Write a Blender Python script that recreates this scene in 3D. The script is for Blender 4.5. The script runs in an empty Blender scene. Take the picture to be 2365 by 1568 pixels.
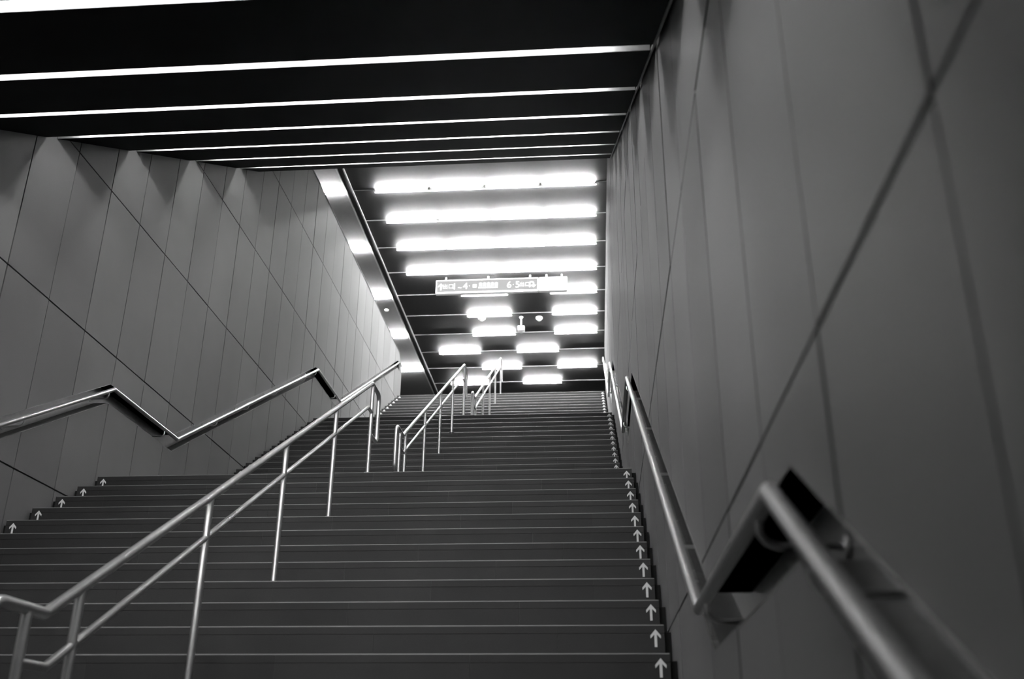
import bpy, bmesh, math, random
from mathutils import Vector, Matrix

random.seed(7)
scene = bpy.context.scene
COL = scene.collection

# ------------------------------------------------------------------ camera
F_PX, W_PX = 2320.83, 2365.0
YAW, PITCH, ROLL = -0.081825, 0.407465, 0.007004
fw = Vector((math.sin(YAW) * math.cos(PITCH), math.cos(YAW) * math.cos(PITCH), math.sin(PITCH)))
r0 = Vector((math.cos(YAW), -math.sin(YAW), 0.0))
u0 = r0.cross(fw)
rt = math.cos(ROLL) * r0 + math.sin(ROLL) * u0
up = -math.sin(ROLL) * r0 + math.cos(ROLL) * u0
cam_data = bpy.data.cameras.new('camera')
cam = bpy.data.objects.new('camera', cam_data)
COL.objects.link(cam)
M = Matrix((rt, up, -fw)).transposed().to_4x4()
cam.matrix_world = M
cam_data.sensor_fit = 'HORIZONTAL'
cam_data.sensor_width = 36.0
cam_data.lens = F_PX / W_PX * 36.0
cam_data.clip_start = 0.02
cam_data.dof.use_dof = True
cam_data.dof.focus_distance = 9.0
cam_data.dof.aperture_fstop = 2.3
scene.camera = cam

# ------------------------------------------------------------------ world, exposure
world = bpy.data.worlds.new('world')
scene.world = world
world.use_nodes = True
world.node_tree.nodes['Background'].inputs[0].default_value = (0.0, 0.0, 0.0, 1)
world.node_tree.nodes['Background'].inputs[1].default_value = 1.0
vs = scene.view_settings
vs.view_transform = 'Standard'
vs.look = 'None'
vs.gamma = 1.0
vs.use_curve_mapping = False
vs.exposure = -0.05
scene.cycles.max_bounces = 6
scene.cycles.diffuse_bounces = 3
scene.cycles.glossy_bounces = 4
scene.cycles.use_adaptive_sampling = True

TUBE_SLOPE = 150.0     # radiance of the tubes in the sloped ceiling
TUBE_FLAT = 1850.0      # radiance of the tubes in the upper hall

# ------------------------------------------------------------------ measured layout (metres, camera at the origin)
XL, XR = -4.2625, 0.3703
T = 0.30
L0Y, L0Z = 1.82, -0.32
L1Y, L1Z = 8.089, 2.320
L2Y, L2Z = 14.345, 4.984
L3Y, L3Z = 20.61, 7.648
RISE = {0: 0.165, 1: 0.165, 2: 0.1665, 3: 0.1665}
TOPS = {0: (L0Y, L0Z), 1: (L1Y, L1Z), 2: (L2Y, L2Z), 3: (L3Y, L3Z)}
RAILH = 0.80
CEIL_S = 0.5727                       # slope of the low ceiling
def zc(y): return 3.2185 + (y - 3.932) * CEIL_S
CEIL_END = 10.98
PARA = 8.74                           # top of the stairwell parapets
HC = 10.6                             # upper hall ceiling
WALL_END = 21.12

# ------------------------------------------------------------------ materials
def new_mat(name):
    m = bpy.data.materials.new(name); m.use_nodes = True
    nt = m.node_tree
    b = nt.nodes['Principled BSDF']
    return m, nt, b
def grey(v): return (v, v, v, 1.0)
def noise_val(nt, scale, lo, hi, detail=6.0, rough=0.6, stretch=None):
    tc = nt.nodes.new('ShaderNodeTexCoord')
    n = nt.nodes.new('ShaderNodeTexNoise')
    n.inputs['Scale'].default_value = scale
    n.inputs['Detail'].default_value = detail
    n.inputs['Roughness'].default_value = rough
    if stretch:
        mp = nt.nodes.new('ShaderNodeMapping'); mp.inputs['Scale'].default_value = stretch
        nt.links.new(tc.outputs['Object'], mp.inputs[0]); nt.links.new(mp.outputs[0], n.inputs['Vector'])
    else:
        nt.links.new(tc.outputs['Object'], n.inputs['Vector'])
    mr = nt.nodes.new('ShaderNodeMapRange')
    mr.inputs['From Min'].default_value = 0.3; mr.inputs['From Max'].default_value = 0.7
    mr.inputs['To Min'].default_value = lo; mr.inputs['To Max'].default_value = hi
    nt.links.new(n.outputs['Fac'], mr.inputs['Value'])
    return mr.outputs['Result'], n
def mul(nt, a, b):
    m = nt.nodes.new('ShaderNodeMath'); m.operation = 'MULTIPLY'
    nt.links.new(a, m.inputs[0])
    if hasattr(b, 'node'): nt.links.new(b, m.inputs[1])
    else: m.inputs[1].default_value = b
    return m.outputs[0]
def stone(name, base, vary, objvary, rough, fine, coarse, bump=0.06, spec=0.3):
    m, nt, b = new_mat(name)
    v1, n1 = noise_val(nt, coarse, 1 - vary, 1 + vary, 3.0)
    v2, n2 = noise_val(nt, fine, 1 - vary * 0.8, 1 + vary * 0.8, 4.0, 0.7)
    oi = nt.nodes.new('ShaderNodeObjectInfo')
    mr = nt.nodes.new('ShaderNodeMapRange')
    mr.inputs['To Min'].default_value = base * (1 - objvary); mr.inputs['To Max'].default_value = base * (1 + objvary)
    nt.links.new(oi.outputs['Random'], mr.inputs['Value'])
    v = mul(nt, mul(nt, v1, v2), mr.outputs['Result'])
    cb = nt.nodes.new('ShaderNodeCombineColor')
    for i in range(3): nt.links.new(v, cb.inputs[i])
    nt.links.new(cb.outputs[0], b.inputs['Base Color'])
    b.inputs['Roughness'].default_value = rough
    b.inputs['Specular IOR Level'].default_value = spec
    bp = nt.nodes.new('ShaderNodeBump'); bp.inputs['Strength'].default_value = bump; bp.inputs['Distance'].default_value = 0.01
    nt.links.new(n2.outputs['Fac'], bp.inputs['Height']); nt.links.new(bp.outputs[0], b.inputs['Normal'])
    return m
def plain(name, v, rough=0.6, metal=0.0, spec=0.5, vary=0.05, scale=14.0):
    m, nt, b = new_mat(name)
    val, n = noise_val(nt, scale, v * (1 - vary), v * (1 + vary), 3.0)
    cb = nt.nodes.new('ShaderNodeCombineColor')
    for i in range(3): nt.links.new(val, cb.inputs[i])
    nt.links.new(cb.outputs[0], b.inputs['Base Color'])
    b.inputs['Roughness'].default_value = rough
    b.inputs['Metallic'].default_value = metal
    b.inputs['Specular IOR Level'].default_value = spec
    return m
def glow(name, strength, base=0.9):
    m, nt, b = new_mat(name)
    b.inputs['Base Color'].default_value = grey(base)
    b.inputs['Emission Color'].default_value = (1, 1, 1, 1)
    b.inputs['Emission Strength'].default_value = strength
    b.inputs['Specular IOR Level'].default_value = 0.0
    b.inputs['Roughness'].default_value = 1.0
    return m

MT = {
    'wall': stone('pale_stone_panel', 0.135, 0.07, 0.11, 0.40, 160.0, 1.3, 0.06, 0.5),
    'joint': plain('dark_joint', 0.03, 0.9, spec=0.1),
    'step': stone('dark_granite', 0.021, 0.13, 0.16, 0.55, 190.0, 2.2, 0.1, 0.35),
    'nosing': plain('nosing_edge_highlight', 0.10, 0.5),  # tread edge coloured lighter, for the ceiling light it catches
    'gutter': plain('black_gutter', 0.012, 0.8, spec=0.2),
    'black': plain('black_ceiling', 0.005, 0.7, spec=0.01),
    'hall_ceiling': plain('dark_hall_ceiling', 0.025, 0.6, spec=0.1),
    'band_ceiling': plain('grey_band_ceiling', 0.085, 0.6, spec=0.1),
    'white': plain('white_enamel', 0.78, 0.5),
    'rail_line': plain('light_metal_strip', 0.32, 0.4),
    'steel': plain('brushed_steel', 0.9, 0.30, 1.0, vary=0.04, scale=30.0),
    'liner': plain('satin_steel_lining', 0.75, 0.34, 1.0, vary=0.06, scale=20.0),
    'trough': plain('trough_enamel', 0.34, 0.6, spec=0.1),
    'coping': plain('dark_coping', 0.05, 0.6, spec=0.1),
    'arrow': plain('white_arrow_paint', 0.80, 0.6),
    'concrete': stone('hall_concrete', 0.07, 0.06, 0.0, 0.8, 60.0, 1.0),
    'tube_s': glow('lit_tube_stair', TUBE_SLOPE),
    'tube_f': glow('lit_tube_hall', TUBE_FLAT),
    'sign_face': glow('backlit_sign_face', 0.62, 0.0),
    'sign_text': glow('backlit_sign_lettering', 1.3, 0.1),
    'sign_white': glow('backlit_white_sign', 1.1),
    'sign_pale': glow('backlit_pale_print', 0.92),
}

def acrylic(name, refl, trans):
    m = bpy.data.materials.new(name); m.use_nodes = True
    nt = m.node_tree; nt.nodes.remove(nt.nodes['Principled BSDF'])
    out = nt.nodes['Material Output']
    val, n = noise_val(nt, 9.0, refl*0.9, refl*1.1, 2.0)
    d = nt.nodes.new('ShaderNodeBsdfDiffuse'); t = nt.nodes.new('ShaderNodeBsdfTranslucent'); a = nt.nodes.new('ShaderNodeAddShader')
    cb = nt.nodes.new('ShaderNodeCombineColor')
    for i in range(3): nt.links.new(val, cb.inputs[i])
    nt.links.new(cb.outputs[0], d.inputs['Color']); t.inputs['Color'].default_value = grey(trans)
    nt.links.new(d.outputs[0], a.inputs[0]); nt.links.new(t.outputs[0], a.inputs[1]); nt.links.new(a.outputs[0], out.inputs['Surface'])
    return m
MT['blade'] = acrylic('added_cutoff_acrylic', 0.10, 0.20)  # for the added blades: blocks sideways tube light, glows faintly through

# ------------------------------------------------------------------ mesh helpers
def mesh_obj(name, verts, faces, mat, parent=None, smooth=False):
    me = bpy.data.meshes.new(name)
    me.from_pydata([tuple(v) for v in verts], [], faces)
    me.materials.append(MT[mat] if isinstance(mat, str) else mat)
    bm = bmesh.new(); bm.from_mesh(me)
    bmesh.ops.recalc_face_normals(bm, faces=bm.faces)
    bm.to_mesh(me); bm.free()
    if smooth:
        for p in me.polygons: p.use_smooth = True
    o = bpy.data.objects.new(name, me)
    COL.objects.link(o)
    if parent: o.parent = parent
    return o
class MB:
    def __init__(s): s.v, s.f = [], []
    def add(s, vs_, fs):
        k = len(s.v); s.v += [tuple(v) for v in vs_]; s.f += [tuple(i + k for i in f) for f in fs]
    def box(s, x0, x1, y0, y1, z0, z1):
        s.add([(x0,y0,z0),(x1,y0,z0),(x1,y1,z0),(x0,y1,z0),(x0,y0,z1),(x1,y0,z1),(x1,y1,z1),(x0,y1,z1)],
              [(0,3,2,1),(4,5,6,7),(0,1,5,4),(1,2,6,5),(2,3,7,6),(3,0,4,7)])
    def prism_x(s, poly, x0, x1):           # poly: (y,z) list, extruded along x
        n = len(poly)
        s.add([(x0, y, z) for y, z in poly] + [(x1, y, z) for y, z in poly],
              [tuple(range(n)), tuple(range(2*n-1, n-1, -1))] + [(i, (i+1) % n, n+(i+1) % n, n+i) for i in range(n)])
    def tube(s, pts, r, seg=12, closed_ends=True):
        pts = [Vector(p) for p in pts]
        n = len(pts)
        dirs = [(pts[i+1]-pts[i]).normalized() for i in range(n-1)]
        t0 = dirs[0]
        a = Vector((1,0,0)) if abs(t0.x) < 0.9 else Vector((0,0,1))
        nrm = (a - t0*a.dot(t0)).normalized()
        rings = []
        for i in range(n):
            if i == 0: t, sc, ax = dirs[0], 1.0, None
            elif i == n-1: t, sc, ax = dirs[-1], 1.0, None
            else:
                t = (dirs[i-1]+dirs[i]).normalized()
                c = max(0.25, t.dot(dirs[i])); sc = 1.0/c
                ax = (dirs[i]-dirs[i-1])
                ax = ax.normalized() if ax.length > 1e-6 else None
            nrm = (nrm - t*nrm.dot(t)).normalized()
            b = t.cross(nrm)
            ring = []
            for k in range(seg):
                th = 2*math.pi*k/seg
                o = nrm*math.cos(th)*r + b*math.sin(th)*r
                if ax is not None: o = o + ax*(o.dot(ax))*(sc-1.0)
                ring.append(pts[i]+o)
            rings.append(ring)
        vs_ = [p for rg in rings for p in rg]; fs = []
        for i in range(n-1):
            for k in range(seg):
                fs.append((i*seg+k, i*seg+(k+1) % seg, (i+1)*seg+(k+1) % seg, (i+1)*seg+k))
        if closed_ends:
            fs.append(tuple(range(seg-1, -1, -1))); fs.append(tuple(range((n-1)*seg, n*seg)))
        s.add(vs_, fs)
    def lathe(s, prof, origin, axis='z', seg=20, flip=1):     # prof: (radius, height)
        ox, oy, oz = origin; n = len(prof); vs_ = []
        for r, h in prof:
            for k in range(seg):
                a = 2*math.pi*k/seg; c, d = r*math.cos(a), r*math.sin(a)
                vs_.append((ox+c, oy+d, oz+h*flip) if axis == 'z' else (ox+h*flip, oy+c, oz+d))
        fs = [(i*seg+k, i*seg+(k+1) % seg, (i+1)*seg+(k+1) % seg, (i+1)*seg+k) for i in range(n-1) for k in range(seg)]
        fs.append(tuple(range(seg-1, -1, -1))); fs.append(tuple(range((n-1)*seg, n*seg)))
        s.add(vs_, fs)
    def build(s, name, mat, parent=None, smooth=False):
        o = mesh_obj(name, s.v, s.f, mat, parent, False)
        if smooth:
            for p in o.data.polygons: p.use_smooth = len(p.vertices) == 4
            es = [e for e in o.data.edges]
            o.data.set_sharp_from_angle(angle=math.radians(40))
        return o
def empty(name, loc, label=None, cat=None, group=None, kind=None):
    o = bpy.data.objects.new(name, None); COL.objects.link(o); o.location = loc
    o.empty_display_size = 0.1
    return tag(o, label, cat, group, kind)
def tag(o, label=None, cat=None, group=None, kind=None):
    if label: o['label'] = label
    if cat: o['category'] = cat
    if group: o['group'] = group
    if kind: o['kind'] = kind
    return o
def keep(child, parent):                      # parent without moving (parents carry a translation only)
    child.parent = parent
    child.matrix_parent_inverse = Matrix.Translation(-Vector(parent.location))
    return child
def inst(src, parent, loc=None, name=None):
    c = src.copy(); COL.objects.link(c); c.parent = parent
    if loc is not None: c.location = loc
    return c

# ------------------------------------------------------------------ walls: panels, recess lining
RZ1 = L1Z + RAILH; RZ2 = L2Z + RAILH; RZ3 = L3Z + RAILH; RZ0 = L0Z + RAILH
RAIL = [(-2.6, RZ0 - 0.55*(1.85+2.6)), (1.85, RZ0), (3.29, RZ0), (8.10, RZ1), (9.56, RZ1), (14.36, RZ2), (15.83, RZ2), (20.64, RZ3), (20.86, RZ3)]
R_UP, R_DN, R_DEPTH = 0.05, 0.125, 0.125
def railz(y):
    for (a, za), (b, zb) in zip(RAIL, RAIL[1:]):
        if a <= y <= b: return za + (zb-za)*(y-a)/(b-a)
    return RAIL[0][1] if y < RAIL[0][0] else RAIL[-1][1]
def clip(poly, a, b, c):                      # keep a*y+b*z+c >= 0
    out = []
    for i in range(len(poly)):
        p, q = poly[i], poly[(i+1) % len(poly)]
        dp, dq = a*p[0]+b*p[1]+c, a*q[0]+b*q[1]+c
        if dp >= 0: out.append(p)
        if (dp >= 0) != (dq >= 0):
            t = dp/(dp-dq); out.append((p[0]+t*(q[0]-p[0]), p[1]+t*(q[1]-p[1])))
    return out
def line(y0, z0, y1, z1, above):              # half plane above/below a line
    m = (z1-z0)/(y1-y0); s = 1 if above else -1
    return (-m*s, s, -(z0-m*y0)*s)
BACK_FLAT_Y = 0.55                            # low flat ceiling behind the camera
def top_at(y): return (max(zc(y), zc(BACK_FLAT_Y)) + 0.09) if y < CEIL_END else PARA
def wall_pieces(y0, y1, z0, z1):
    """convex (y,z) polygons of a wall rectangle minus the handrail recess, under the ceiling"""
    br = sorted({y0, y1} | {b for b in [p[0] for p in RAIL] + [BACK_FLAT_Y, CEIL_END, WALL_END-0.36] if y0 < b < y1})
    res = []
    for a, b in zip(br, br[1:]):
        rect = [(a, z0), (b, z0), (b, z1), (a, z1)]
        ta, tb = top_at(a+1e-6), top_at(b-1e-6)
        rect = clip(rect, *line(a, ta, b, tb, False))
        if a >= WALL_END-0.37: rect = clip(rect, *line(WALL_END-0.36, PARA, WALL_END, PARA-0.30, False)) if rect else rect
        if len(rect) < 3: continue
        mid = (a+b)/2
        if RAIL[0][0] <= mid <= RAIL[-1][0]:
            ra, rb = railz(a), railz(b)
            for pl in (clip(rect, *line(a, ra+R_UP, b, rb+R_UP, True)), clip(rect, *line(a, ra-R_DN, b, rb-R_DN, False))):
                if len(pl) >= 3: res.append(pl)
        else: res.append(rect)
    good = []
    for pl in res:
        ar = abs(sum(pl[i][0]*pl[(i+1) % len(pl)][1]-pl[(i+1) % len(pl)][0]*pl[i][1] for i in range(len(pl))))/2
        if ar > 1e-4: good.append(pl)
    return good
def floor_z(y):
    for f in (0, 1, 2, 3):
        ty, tz = TOPS[f]; by = ty - 15*T; bz = tz - 16*RISE[f]
        if y < by: return bz
        if y <= ty: return bz + math.ceil((y-by)/T+1e-6)*RISE[f]
    return L3Z
def build_wall(side):
    X = XR if side == 'right' else XL
    s = 1 if side == 'right' else -1
    off = 0.908 if side == 'right' else 6.285 - 0.6115*10
    y_beg = -2.6
    mb = MB()
    th = 0.02
    for pl in wall_pieces(y_beg, WALL_END, -4.0, 9.0):
        mb.prism_x(pl, X + s*th, X + s*0.16)
    w = mb.build('wall_' + side, 'joint'); tag(w, kind='structure')
    G = 0.0065
    k0 = math.floor((y_beg-off)/0.6115)
    k = k0
    while off + k*0.6115 < WALL_END:
        a, b = max(off+k*0.6115, y_beg), min(off+(k+1)*0.6115, WALL_END)
        for j in range(-4, 7):
            z0, z1 = 0.665+1.385*(j-1), 0.665+1.385*j
            if z1 < floor_z(a) - 0.3: continue
            if b - a < 0.03: continue
            pm = MB()
            dx = random.uniform(-0.0015, 0.0015)
            for pl in wall_pieces(a+G, b-G, z0+G, z1-G):
                pm.prism_x(pl, X + dx, X + s*(th+0.004))
            if pm.v: pm.build('wall_panel', 'wall', w)
        k += 1
    # recess lining: floor, back and soffit follow the handrail
    for nm, (d0, x0), (d1, x1) in (('recess_floor', (-R_DN, 0.0), (-R_DN, R_DEPTH)), ('recess_back', (-R_DN, R_DEPTH), (R_UP, R_DEPTH)), ('recess_soffit', (R_UP, R_DEPTH), (R_UP, 0.0))):
        lm = MB()
        for (a, za), (b, zb) in zip(RAIL, RAIL[1:]):
            def q(y, z, d, x): return (X + s*x, y, z + d)
            t = 0.004
            if nm == 'recess_floor': e = (0, 0, -t)
            elif nm == 'recess_soffit': e = (0, 0, t)
            else: e = (s*t, 0, 0)
            A = [q(a, za, d0, x0), q(b, zb, d0, x0), q(b, zb, d1, x1), q(a, za, d1, x1)]
            B = [(p[0]+e[0], p[1]+e[1], p[2]+e[2]) for p in A]
            lm.add(A+B, [(0,1,2,3),(7,6,5,4),(0,4,5,1),(1,5,6,2),(2,6,7,3),(3,7,4,0)])
        lm.build(nm, 'liner', w)
    # steel coping along the parapet top
    cm = MB(); cm.box(min(X-s*0.006, X+s*0.17), max(X-s*0.006, X+s*0.17), CEIL_END, WALL_END-0.36, PARA-0.004, PARA+0.02)
    cm.build('parapet_coping', 'coping', w)
    return w
wall_left = build_wall('left')
wall_right = build_wall('right')

# ------------------------------------------------------------------ floors
def struct_box(name, mat, *b):
    m = MB(); m.box(*b); return tag(m.build(name, mat), kind='structure')
def landing(y0, y1, z):
    f = struct_box('floor', 'gutter', XL, XR, y0, y1, z-0.30, z-0.032)
    n = 5; w = (XR-XL-0.07)/n; yy = y0; 
    rows = max(1, round((y1-y0)/0.5)); dy = (y1-y0)/rows
    for i in range(n):
        for j in range(rows):
            m = MB(); x0 = XL+0.035+i*w
            m.box(x0+0.001, x0+w-0.001, y0+j*dy+0.001, y0+(j+1)*dy-0.001, z-0.03, z)
            m.build('floor_tile', 'step', f)
for f in (0, 1, 2):
    ty, tz = TOPS[f]; ny = TOPS[f+1][0]-15*T
    landing(ty+0.30, ny+0.012, tz)
# lower lobby behind the camera and the upper hall
struct_box('floor', 'step', XL, XR, -7.0, L0Y-15*T+0.012, L0Z-16*0.165-0.3, L0Z-16*0.165)
hall = struct_box('floor', 'concrete', -13.0, 6.0, L3Y+0.30, 36.0, L3Z-0.3, L3Z)
struct_box('floor', 'concrete', -13.0, XL-0.16, 8.0, L3Y+0.30, L3Z-0.3, L3Z)
struct_box('floor', 'concrete', XR+0.16, 6.0, 8.0, L3Y+0.30, L3Z-0.3, L3Z)
struct_box('floor', 'concrete', XL-0.16, XR+0.16, 6.5, CEIL_END, L3Z-0.10, L3Z)
struct_box('wall_back', 'wall', XL-0.2, XR+0.2, -7.2, -7.0, -4.5, 2.0)
struct_box('wall_lobby_left', 'wall', XL-0.16, XL, -7.0, -2.6, -4.0, 2.0)
struct_box('wall_lobby_right', 'wall', XR, XR+0.16, -7.0, -2.6, -4.0, 2.0)
struct_box('wall_far', 'wall', -13.0, 6.0, 36.0, 36.2, L3Z-0.3, HC+0.3)
struct_box('wall_hall_left', 'wall', -13.2, -13.0, 6.3, 36.2, L3Z-0.3, HC+0.3)
struct_box('wall_hall_right', 'wall', 6.0, 6.2, 6.3, 36.2, L3Z-0.3, HC+0.3)
struct_box('wall_hall_front', 'wall', -13.2, 6.2, 6.3, 6.5, L3Z-0.3, HC+0.3)
m = MB(); m.box(XL, XR, CEIL_END-0.13, CEIL_END, L3Z, PARA)
tag(m.build('wall_parapet', 'wall'), kind='structure')

# ------------------------------------------------------------------ stairs
SLAB = [(0.0, -0.004), (0.004, 0.0), (0.31, 0.0), (0.31, -0.03), (0.04, -0.03), (0.04, -0.168), (0.0016, -0.168), (0.0016, -0.041), (0.0, -0.0395)]
NOSE = [(-0.0006, -0.0055), (-0.0006, -0.004), (0.004, 0.0006), (0.010, 0.0006), (0.010, -0.002), (0.003, -0.0055)]
S0, S1 = XL+0.035, XR-0.035
ARROW = [(0.0, 0.0415), (0.0255, 0.012), (0.0245, -0.002), (0.0062, 0.017), (0.0062, -0.0415), (-0.0062, -0.0415), (-0.0062, 0.017), (-0.0245, -0.002), (-0.0255, 0.012)]
nslab = 5
wS = (S1-S0)/nslab
slab_src = {}
def slab_mesh(x0, x1):
    key = (round(x0, 4), round(x1, 4))
    if key not in slab_src:
        b = MB(); b.prism_x(SLAB, x0+0.0003, x1-0.0003)
        o = b.build('stone_slab', 'step'); slab_src[key] = o.data; bpy.data.objects.remove(o)
    return slab_src[key]
def data_of(name, mb, mat):
    o = mb.build(name, mat); d = o.data; bpy.data.objects.remove(o); return d
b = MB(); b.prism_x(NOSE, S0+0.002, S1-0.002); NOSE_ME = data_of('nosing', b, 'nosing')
b = MB()
n = len(ARROW)
b.add([(x, 0.0, z) for x, z in ARROW] + [(x, 0.0035, z) for x, z in ARROW],
      [(0, 1, 2, 3, 6, 7, 8), (3, 4, 5, 6)] + [tuple(n+i for i in (8, 7, 6, 3, 2, 1, 0)), tuple(n+i for i in (6, 5, 4, 3))] + [(i, (i+1) % n, n+(i+1) % n, n+i) for i in range(n)])
ARROW_ME = data_of('arrow_mark', b, 'arrow')
def link(name, me, parent, loc):
    o = bpy.data.objects.new(name, me); COL.objects.link(o); o.parent = parent; o.location = loc; return o
STEP_ME = {}
LBL = ['dark stone stair flight descending below the lowest landing',
       'dark stone stair flight up to the lowest landing edge, white arrows on its risers',
       'middle dark stone stair flight between the two landings',
       'uppermost dark stone stair flight reaching the upper hall under the hanging sign']
for f in (0, 1, 2, 3):
    ty, tz = TOPS[f]; rr = RISE[f]
    base = (0.0, ty-15*T, tz-16*rr)
    fl = empty('stair_flight', base, LBL[f], 'stairs', 'stair flights')
    if rr not in STEP_ME:
        bb = MB(); bb.prism_x([(0.035, -rr-0.02), (0.035, -0.032), (0.345, -0.032), (0.345, -rr-0.02)], XL+0.002, XR-0.002)
        STEP_ME[rr] = data_of('step', bb, 'gutter')
    for j in range(16):
        st = link('step', STEP_ME[rr], fl, (0, j*T, (j+1)*rr))
        shift = (0.0, 0.43, 0.2, 0.63)[j % 4]*wS
        xs = sorted({S0, S1} | {S0+shift+i*wS for i in range(-1, nslab+1) if S0+0.1 < S0+shift+i*wS < S1-0.1})
        for a, c in zip(xs, xs[1:]): link('stone_slab', slab_mesh(a, c), st, (0, 0, 0))
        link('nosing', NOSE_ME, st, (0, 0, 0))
        for ax in (XR-0.078, XL+0.091):
            link('arrow_mark', ARROW_ME, st, (ax, -0.0010, -0.385*rr))

# ------------------------------------------------------------------ sloped ceiling with recessed light troughs
ROWS_S = list(range(-2, 6))
ORD = ['first', 'second', 'third', 'fourth', 'fifth', 'sixth', 'seventh', 'eighth', 'ninth', 'tenth', 'eleventh']
def row_yz(k): return 3.932+1.2733*k, 3.2185+0.7293*k
tx, tz_ = 1/math.hypot(1, CEIL_S), CEIL_S/math.hypot(1, CEIL_S)      # along the slope
nx, nz = -tz_, tx                                                    # upward normal
HW, DEP = 0.080, 0.080
ceil = MB()
def sl(k_y, k_z, a, h): return (k_y + tx*a + nx*h, k_z + tz_*a + nz*h)
y_b, z_b = BACK_FLAT_Y, zc(BACK_FLAT_Y)
ceil.prism_x([(y_b, z_b+0.10), (CEIL_END-0.05, zc(CEIL_END-0.05)+0.10), (CEIL_END-0.05, zc(CEIL_END-0.05)+0.16), (y_b, z_b+0.16)], XL, XR)
ceiling = tag(ceil.build('ceiling', 'black'), kind='structure')
edges = [(y_b, z_b, 0.0)]
for k in ROWS_S: edges.append(row_yz(k) + (HW,))
edges.append((CEIL_END, zc(CEIL_END), 0.0))
for (ya, za, wa), (yb, zb, wb) in zip(edges, edges[1:]):
    p0 = sl(ya, za, wa, 0); p1 = sl(yb, zb, -wb, 0); p2 = sl(yb, zb, -wb, 0.08); p3 = sl(ya, za, wa, 0.08)
    bb = MB(); bb.prism_x([p0, p1, p2, p3], XL, XR-0.02); bb.build('ceiling_board', 'black', ceiling)
low = MB(); low.box(XL, XR, -7.0, y_b, z_b, z_b+0.15)
tag(low.build('ceiling_lobby', 'black'), kind='structure')
# fascia closing the end of the low ceiling up to the slab
fm = MB(); fm.box(XL, XR, CEIL_END-0.06, CEIL_END-0.02, zc(CEIL_END)+0.03, L3Z-0.09); fm.build('ceiling_end_face', 'black', ceiling)
XA, XB = 0.113, -4.02
seg_t = (XA-XB)/4
def lit_row(k):
    y, z = row_yz(k)
    t = empty('light_strip' if k > -2 else 'light_strip_offscreen', (0, y, z), ORD[5-k] + ' recessed light strip from the upper end of the black sloped ceiling', 'ceiling light', 'light strips in the sloped ceiling')
    bb = MB()
    o = 0.004
    prof = [sl(0, 0, -HW, 0.001), sl(0, 0, -HW, DEP), sl(0, 0, HW, DEP), sl(0, 0, HW, 0.001), sl(0, 0, HW-o, 0.001), sl(0, 0, HW-o, DEP-o), sl(0, 0, -HW+o, DEP-o), sl(0, 0, -HW+o, 0.001)]
    n_ = len(prof)
    x0, x1 = XL+0.005, XR-0.03
    bb.add([(x0, a, c) for a, c in prof] + [(x1, a, c) for a, c in prof],
           [(0,1,6,7),(1,2,5,6),(2,3,4,5),(15,14,9,8),(14,13,10,9),(13,12,11,10)] + [(i, (i+1) % n_, n_+(i+1) % n_, n_+i) for i in range(n_)])
    bb.build('trough', 'trough', t)
    c = sl(0, 0, 0, 0.060)
    for i in range(4):
        tb = MB(); a0 = XA - i*seg_t
        tb.tube([(a0-0.006, c[0], c[1]), (a0-seg_t+0.006, c[0], c[1])], 0.008, 8)
        tb.build('tube' if k > -2 else 'tube_offscreen', 'tube_s', t)
for k in ROWS_S: lit_row(k)
# grey edge trim between the sloped ceiling and the right wall
tm = MB()
a, c = (BACK_FLAT_Y, zc(BACK_FLAT_Y)), (CEIL_END, zc(CEIL_END))
tm.prism_x([(a[0], a[1]-0.006), (c[0], c[1]-0.006), (c[0], c[1]+0.012), (a[0], a[1]+0.012)], XR-0.026, XR-0.016)
tag(tm.build('trim_1', plain('grey_trim', 0.16, 0.5)), kind='structure')

# ------------------------------------------------------------------ upper hall ceiling
SP = 0.1129*HC
def hall_y(k): return 1.587*HC + SP*k
HX0, HX1 = -13.0, 6.0
hc = struct_box('ceiling', 'hall_ceiling', HX0, HX1, 6.5, 36.0, HC+0.01, HC+0.25)
KR = list(range(0, 10))
prev = 6.5
for k in KR + [None]:
    nxt = hall_y(k)-0.012 if k is not None else 36.0
    m = MB(); m.box(-4.56, HX1, prev, nxt, HC-0.004, HC+0.012); m.build('ceiling_board', 'hall_ceiling', hc)
    prev = (hall_y(k)+0.012) if k is not None else None
m = MB(); m.box(-7.5, -4.72, 6.5, 36.0, HC-0.004, HC+0.012); m.build('ceiling_board', 'band_ceiling', hc)
m = MB(); m.box(-4.70, -4.58, 6.5, 36.0, HC-0.004, HC+0.012); m.build('ceiling_board', 'hall_ceiling', hc)
for nme, x in (('trim_2', -4.575), ('trim_3', -4.705)):
    m = MB(); m.box(x-0.013, x+0.013, 6.5, 36.0, HC-0.025, HC+0.012); tag(m.build(nme, 'rail_line'), kind='structure')
TUB = 0.105*HC
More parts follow.
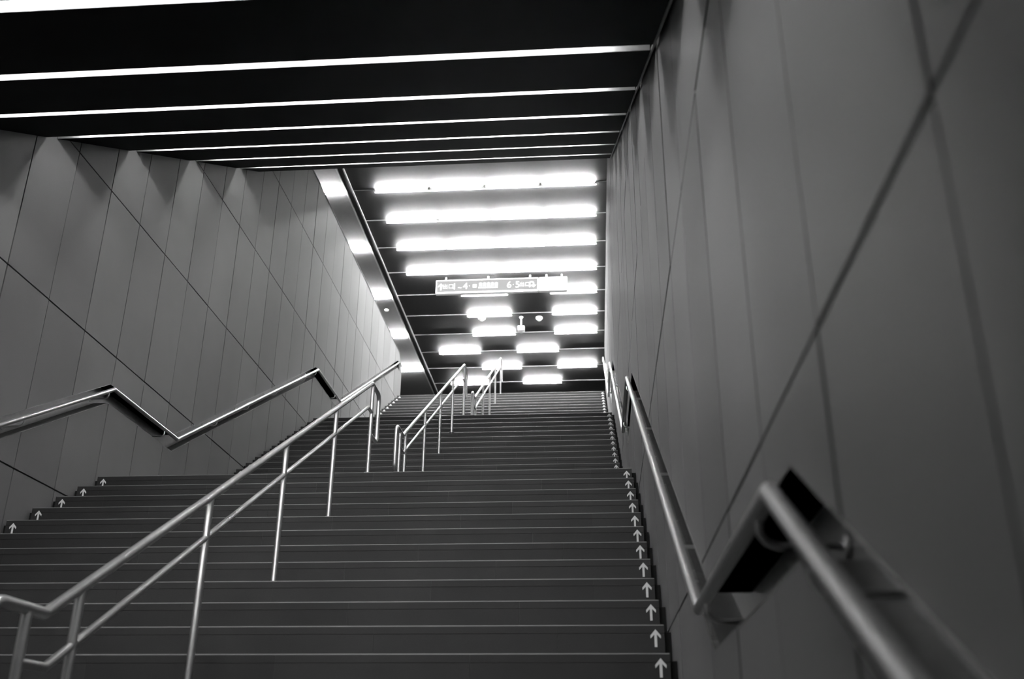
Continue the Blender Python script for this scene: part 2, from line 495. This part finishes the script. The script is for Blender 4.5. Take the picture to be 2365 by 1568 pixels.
def hall_row(k):
    y = hall_y(k)
    if k <= 3: segs = [(0.0235-0.1034*i, 0.0235-0.1034*(i+1)) for i in range(4)]; lab = 'unbroken row of fluorescent tubes, ' + ORD[3-k] + ' in front of the hanging signs'; g = 'unbroken tube rows of the upper hall'
    elif k in (7, 9, 11): segs = [(-0.074, -0.182), (-0.276, -0.384)]; lab = 'row of spaced fluorescent tubes away from the parapet, ' + ORD[k-4] + ' behind the hanging signs'; g = 'offset spaced tube rows of the upper hall'
    else: segs = [(0.024, -0.082), (-0.177, -0.284)]; lab = 'row of spaced fluorescent tubes reaching the right parapet, ' + ORD[k-4] + ' behind the hanging signs'; g = 'spaced tube rows of the upper hall'
    t = empty('light_strip', (0, y, HC), lab, 'ceiling light', g)
    b1 = MB(); b1.box(-4.56, HX1-0.05, -0.013, 0.013, -0.012, 0.008); b1.build('mounting_rail', 'rail_line', t)
    for a0, a1 in segs:
        tb = MB(); tb.tube([(a0*HC-0.01, 0, -0.040), (a1*HC+0.01, 0, -0.040)], 0.0085, 8); tb.build('tube', 'tube_f', t)
        for yy in (-0.031, 0.031):
            lb = MB(); lb.box(a1*HC, a0*HC, yy-0.0015, yy+0.0015, -0.0712, -0.0405); lb.build('added_cutoff_blade', 'blade', t)  # added blades, keep sideways tube light off the lower stairwell
        for xx in (a0*HC-0.02, a1*HC+0.02):
            hb = MB(); hb.box(xx-0.012, xx+0.012, -0.012, 0.012, -0.052, 0.0); hb.build('lamp_holder', 'white', t)
    if k % 2 == 0:
        t2 = empty('light_strip', (0, y, HC), 'short tube over left parapet, level with tube row ' + (ORD[3-k] + ' in front of' if k <= 3 else ORD[k-4] + ' behind') + ' the signs', 'ceiling light', 'short tubes behind the left parapet')
        b1 = MB(); b1.box(-5.95, -4.72, -0.02, 0.02, -0.012, 0.012); b1.build('mounting_rail', 'white', t2)
        tb = MB(); tb.tube([(-5.90, 0, -0.040), (-4.735, 0, -0.040)], 0.0085, 8); tb.build('tube', 'tube_f', t2)
        for yy in (-0.031, 0.031):
            lb = MB(); lb.box(-5.90, -4.735, yy-0.0015, yy+0.0015, -0.0712, -0.0405); lb.build('added_cutoff_blade', 'blade', t2)  # same added light-blocking blades on the short tubes
for k in KR: hall_row(k)

# ------------------------------------------------------------------ wall handrails
def arc(c, r, a0, a1, n=6):
    return [(c[0]+r*math.cos(a0+(a1-a0)*i/n), c[1]+r*math.sin(a0+(a1-a0)*i/n)) for i in range(n+1)]
def wall_rail(side):
    X = XR if side == 'right' else XL
    s = 1 if side == 'right' else -1
    xr = X - s*0.042
    lab = {'right': 'polished steel handrail in the recess of the right wall, beside the column of arrows',
           'left': 'polished steel handrail in the recess of the left wall, below the slanting shadows'}[side]
    t = empty('wall_handrail', (xr, RAIL[1][0], RAIL[1][1]), lab, 'handrail', 'handrails along the walls')
    m = MB(); m.tube([(xr, y, z) for y, z in RAIL], 0.019, 16)
    keep(m.build('rail', 'steel', None, True), t)
    ys = [0.75, 1.55, 2.0, 3.05, 4.07, 5.19, 6.34, 7.46, 8.25, 9.24, 10.35, 11.5, 12.65, 13.9, 14.6, 15.5, 16.7, 17.9, 19.1, 20.2]
    if side == 'left': ys = [0.8, 2.0, 3.1, 4.45, 5.65, 6.84, 8.02, 9.24, 10.55, 11.5, 12.5, 13.7, 14.25, 15.45, 16.6, 17.8, 19.0, 20.3]
    for y in ys:
        z = railz(y)
        b_ = MB(); b_.tube([(xr, y, z-0.012), (xr, y, z-0.045), (xr+s*0.012, y, z-0.062), (xr+s*0.035, y, z-0.070), (X+s*(R_DEPTH-0.002), y, z-0.070)], 0.0075, 8)
        br = keep(b_.build('bracket', 'steel', None, True), t)
        r_ = MB(); r_.lathe([(0.026, 0.0), (0.026, 0.006), (0.020, 0.010)], (X+s*(R_DEPTH-0.001), y, z-0.070), 'x', 16, -s)
        ro = r_.build('rosette', 'steel', None, True)
        ro.parent = br


wall_rail('right'); wall_rail('left')

# ------------------------------------------------------------------ centre handrails
def centre_rail(x0, x1, yb, zb, yt, zt, posts, zsteps, label):
    """x0/x1 at bottom/top; (yb,zb),(yt,zt) bends of the upper rail"""
    def X(y): return x0 + (x1-x0)*min(1, max(0, (y-yb)/(yt-yb)))
    t = empty('centre_handrail', (x0, yb, zb-RAILH), label, 'handrail', 'handrails down the middle of the stairs')
    def P(l): return [(X(y), y, z) for y, z in l]
    R = 0.07
    drop = 0.455
    # lower end: horizontal, quarter bend, down, quarter bend, back to the post
    ye, yu = yb-0.33, yt+0.30
    low_end = [(posts[0], zb-drop)] + arc((ye+R, zb-drop+R), R, -math.pi/2, -math.pi, 6) + arc((ye+R, zb-R), R, math.pi, math.pi/2, 6) + [(yb, zb)]
    up_end = [(yt, zt)] + arc((yu-R, zt-R), R, math.pi/2, 0, 6) + arc((yu-R, zt-drop+R), R, 0, -math.pi/2, 6) + [(posts[-1], zt-drop)]
    m = MB(); m.tube(P(low_end + up_end), 0.019, 14)
    keep(m.build('upper_rail', 'steel', None, True), t)
    sl_ = (zt-zb)/(yt-yb)
    def zl(y): return zb + sl_*(y-yb) - 0.20
    yl0, yl1 = yb+0.06, yt-0.10
    m = MB(); m.tube(P([(posts[0], zl(yl0)), (yl0, zl(yl0)), (yl1, zl(yl1)), (posts[-1], zl(yl1))]), 0.0145, 12)
    keep(m.build('lower_rail', 'steel', None, True), t)
    for y in posts:
        top = zb if y <= yb else (zt if y >= yt else zb + sl_*(y-yb))
        m = MB(); m.tube([(X(y), y, zsteps(y)-0.01), (X(y), y, top-0.008)], 0.0165, 12)
        p = keep(m.build('post', 'steel', None, True), t)
        fz = zsteps(y)
        fl_ = MB(); fl_.lathe([(0.038, 0.0), (0.038, 0.004), (0.020, 0.008)], (X(y), y, fz), 'z', 16)
        o = fl_.build('foot_flange', 'steel', None, True); o.parent = p
def top_of(y):
    return floor_z(y)
centre_rail(-1.83, -1.885, 3.31, RZ0, 8.09, RZ1, [3.20, 3.53, 4.66, 5.80, 6.94, 8.13], top_of, 'steel centre handrail on the lowest stair flight, its foot nearest the bottom landing')
centre_rail(-1.89, -1.915, 9.60, RZ1+0.012, 14.35, RZ2+0.02, [9.47, 9.76, 10.92, 12.06, 13.16, 14.40], top_of, 'steel centre handrail on the middle stair flight between the two landings')
centre_rail(-1.925, -1.94, 15.84, RZ2+0.02, 20.62, RZ3+0.03, [15.60, 15.98, 17.16, 18.34, 19.45, 20.66], top_of, 'steel centre handrail on the uppermost stair flight, below the hanging sign')

# ------------------------------------------------------------------ hanging signs
SY = 20.75
def text_mesh(name, body, size, x, z, parent, mat, align='CENTER'):
    cu = bpy.data.curves.new(name, 'FONT'); cu.body = body; cu.size = size; cu.align_x = align; cu.align_y = 'CENTER'; cu.extrude = 0.002; cu.resolution_u = 3
    o = bpy.data.objects.new(name, cu); COL.objects.link(o)
    bpy.context.view_layer.update()
    me = bpy.data.meshes.new_from_object(o.evaluated_get(bpy.context.evaluated_depsgraph_get()))
    me.name = name; COL.objects.unlink(o); bpy.data.objects.remove(o)
    me.materials.clear(); me.materials.append(MT[mat])
    q = bpy.data.objects.new(name, me); COL.objects.link(q); q.parent = parent
    q.location = (x, -0.056, z); q.rotation_euler = (math.pi/2, 0, 0)
    return q
def sign(x0, x1, z0, z1, hangers, label, face, frame):
    cx, cz = (x0+x1)/2, (z0+z1)/2
    t = empty('hanging_sign', (cx, SY, cz), label, 'sign')
    w, h = (x1-x0)/2, (z1-z0)/2
    m = MB(); m.box(-w, w, -0.05, 0.05, -h, h); m.build('casing', 'white', t)
    g = 0.018
    m = MB(); m.box(-w+g, w-g, -0.053, -0.049, -h+g*1.7, h-g*1.2); m.build('face', face, t)
    fr = MB()
    fr.box(-w, w, -0.056, -0.05, h-g*1.2, h); fr.box(-w, w, -0.056, -0.05, -h, -h+g*1.7); fr.box(-w, -w+g, -0.056, -0.05, -h, h); fr.box(w-g, w, -0.056, -0.05, -h, h)
    fr.build('frame', 'white', t)
    for hx in hangers:
        m = MB(); m.tube([(hx-cx, 0, h-0.005), (hx-cx, 0, HC-cz+0.005)], 0.018, 10)
        m.lathe([(0.04, 0.0), (0.04, 0.02)], (hx-cx, 0, h-0.002), 'z', 12)
        m.build('hanger', 'white', t, True)
    return t, cx, cz
sg, cx, cz = sign(-3.475, -1.10, 10.165, 10.505, (-3.25, -2.265, -1.29), 'long backlit direction sign with arrows and exit numbers hanging from the hall ceiling', 'sign_face', 'sign_white')
def sx(px): return -3.475 + (px-115)/(1780-115)*2.375 - cx      # place along the sign face
text_mesh('lettering', '出口', 0.135, sx(313), -0.005, sg, 'sign_text')
text_mesh('lettering', '1', 0.23, sx(418), -0.005, sg, 'sign_text')
text_mesh('lettering', '~', 0.16, sx(505), -0.03, sg, 'sign_text')
text_mesh('lettering', '4', 0.23, sx(597), -0.005, sg, 'sign_text')
text_mesh('lettering', '·', 0.16, sx(662), 0.0, sg, 'sign_text')
text_mesh('lettering', '6', 0.23, sx(1308), -0.002, sg, 'sign_text')
text_mesh('lettering', '·', 0.16, sx(1376), 0.0, sg, 'sign_text')
text_mesh('lettering', '5', 0.23, sx(1445), -0.002, sg, 'sign_text')
text_mesh('lettering', '出口', 0.125, sx(1560), 0.0, sg, 'sign_text')
def flat_poly(name, polys, parent, mat):
    mb = MB()
    for pl in polys:
        n_ = len(pl)
        mb.add([(x, -0.058, z) for x, z in pl] + [(x, -0.053, z) for x, z in pl], [tuple(range(n_)), tuple(range(2*n_-1, n_-1, -1))] + [(i, (i+1) % n_, n_+(i+1) % n_, n_+i) for i in range(n_)])
    return mb.build(name, mat, parent)
ax = sx(197)
flat_poly('arrow_symbol', [[(ax, 0.085), (ax+0.075, 0.005), (ax+0.062, -0.012), (ax, 0.05)], [(ax, 0.085), (ax, 0.05), (ax-0.062, -0.012), (ax-0.075, 0.005)], [(ax-0.016, 0.06), (ax+0.016, 0.06), (ax+0.016, -0.085), (ax-0.016, -0.085)]], sg, 'sign_text')
bx = sx(748)
flat_poly('small_symbol', [[(bx-0.045, 0.04), (bx+0.045, 0.04), (bx+0.045, 0.022), (bx-0.045, 0.022)], [(bx-0.045, 0.015), (bx+0.045, 0.015), (bx+0.045, -0.04), (bx-0.045, -0.04)]], sg, 'sign_text')
# two unreadable rows of small characters in the middle of the sign
rowp = []
for i in range(5):
    c = sx(845+i*64)
    for dz in (0.062, 0.032, 0.002):
        rowp.append([(c-0.036, dz+0.010), (c+0.036, dz+0.010), (c+0.036, dz-0.009), (c-0.036, dz-0.009)])
    rowp.append([(c-0.008, 0.085), (c+0.008, 0.085), (c+0.008, -0.005), (c-0.008, -0.005)])
for i in range(12):
    c = sx(818+i*27); rowp.append([(c-0.013, -0.03), (c+0.013, -0.03), (c+0.013, -0.062), (c-0.013, -0.062)])
flat_poly('small_print', rowp, sg, 'sign_text')
# bent arrow at the end: rises, turns over and points down
ux = sx(1680)
pts = [(-0.055, -0.07)] + [(-0.055+0.045-0.045*math.cos(a), 0.02+0.05*math.sin(a)) for a in [i*math.pi/8 for i in range(9)]] + [(0.035, -0.02)]
quads = []
for (a0, c0), (a1, c1) in zip(pts, pts[1:]):
    dx, dz = a1-a0, c1-c0; L = math.hypot(dx, dz) or 1; ox, oz = -dz/L*0.014, dx/L*0.014
    quads.append([(ux+a0+ox, c0+oz), (ux+a1+ox, c1+oz), (ux+a1-ox, c1-oz), (ux+a0-ox, c0-oz)])
quads.append([(ux-0.03, -0.015), (ux+0.10, -0.015), (ux+0.035, -0.075)])
flat_poly('bent_arrow_symbol', quads, sg, 'sign_text')
sg2, cx2, cz2 = sign(-1.085, -0.435, 10.165, 10.505, (-0.91, -0.56), 'short white backlit sign hanging beside the long direction sign', 'sign_white', 'sign_white')
flat_poly('faint_print', [[(-0.16, -0.09), (-0.12, -0.09), (-0.12, 0.07), (-0.16, 0.07)], [(0.0, -0.08), (0.12, -0.08), (0.12, -0.05), (0.0, -0.05)], [(0.02, 0.0), (0.16, 0.0), (0.16, 0.03), (0.02, 0.03)]], sg2, 'sign_pale')

# ------------------------------------------------------------------ ceiling devices
def dome(x, y, r, label):
    t = empty('dome_camera', (x, y, HC-0.004), label, 'camera', 'dome cameras on the hall ceiling')
    m = MB(); m.lathe([(r, 0.0), (r, -0.035), (r*0.86, -0.05)], (0, 0, 0), 'z', 24); m.build('base', 'white', t, True)
    m = MB(); m.lathe([(r*0.78*math.cos(a), -0.045-r*0.62*math.sin(a)) for a in [i*math.pi/2/6 for i in range(6)]] + [(0.004, -0.045-r*0.62)], (0, 0, 0), 'z', 24); m.build('dome', 'rail_line', t, True)
dome(-2.655, 23.0, 0.095, 'white dome camera on the hall ceiling below the lit end of a tube row')
dome(-1.21, 23.1, 0.085, 'white dome camera on the dark hall ceiling right of the hanging loudspeaker')
t = empty('hanging_loudspeaker', (-1.66, 23.05, HC-0.004), 'small white loudspeaker box on a stem between the two dome cameras', 'loudspeaker')
m = MB(); m.lathe([(0.05, 0.0), (0.05, -0.012), (0.022, -0.05)], (0, 0, 0), 'z', 16); m.build('ceiling_plate', 'white', t, True)
m = MB(); m.tube([(0, 0, -0.02), (0, 0, -0.27)], 0.02, 12); m.build('stem', 'white', t, True)
m = MB(); m.prism_x([(-0.09, -0.28), (0.07, -0.25), (0.07, -0.38), (-0.03, -0.42), (-0.09, -0.40)], -0.085, 0.085); bo = m.build('speaker_box', 'white', t)
m = MB(); m.lathe([(0.045, 0.0), (0.03, 0.01)], (0, 0, -0.43), 'z', 16); m.build('lens_ring', 'rail_line', t, True)
t = empty('smoke_detector', (-4.98, 22.4, HC+0.01), 'small round white smoke detector on the ceiling behind the left parapet', 'smoke detector')
m = MB(); m.lathe([(0.06, 0.0), (0.06, -0.02), (0.045, -0.045)], (0, 0, 0), 'z', 20); m.build('base', 'white', t, True)
m = MB(); m.lathe([(0.03, -0.044), (0.022, -0.06)], (0, 0, 0), 'z', 16); m.build('sensor_cap', 'rail_line', t, True)
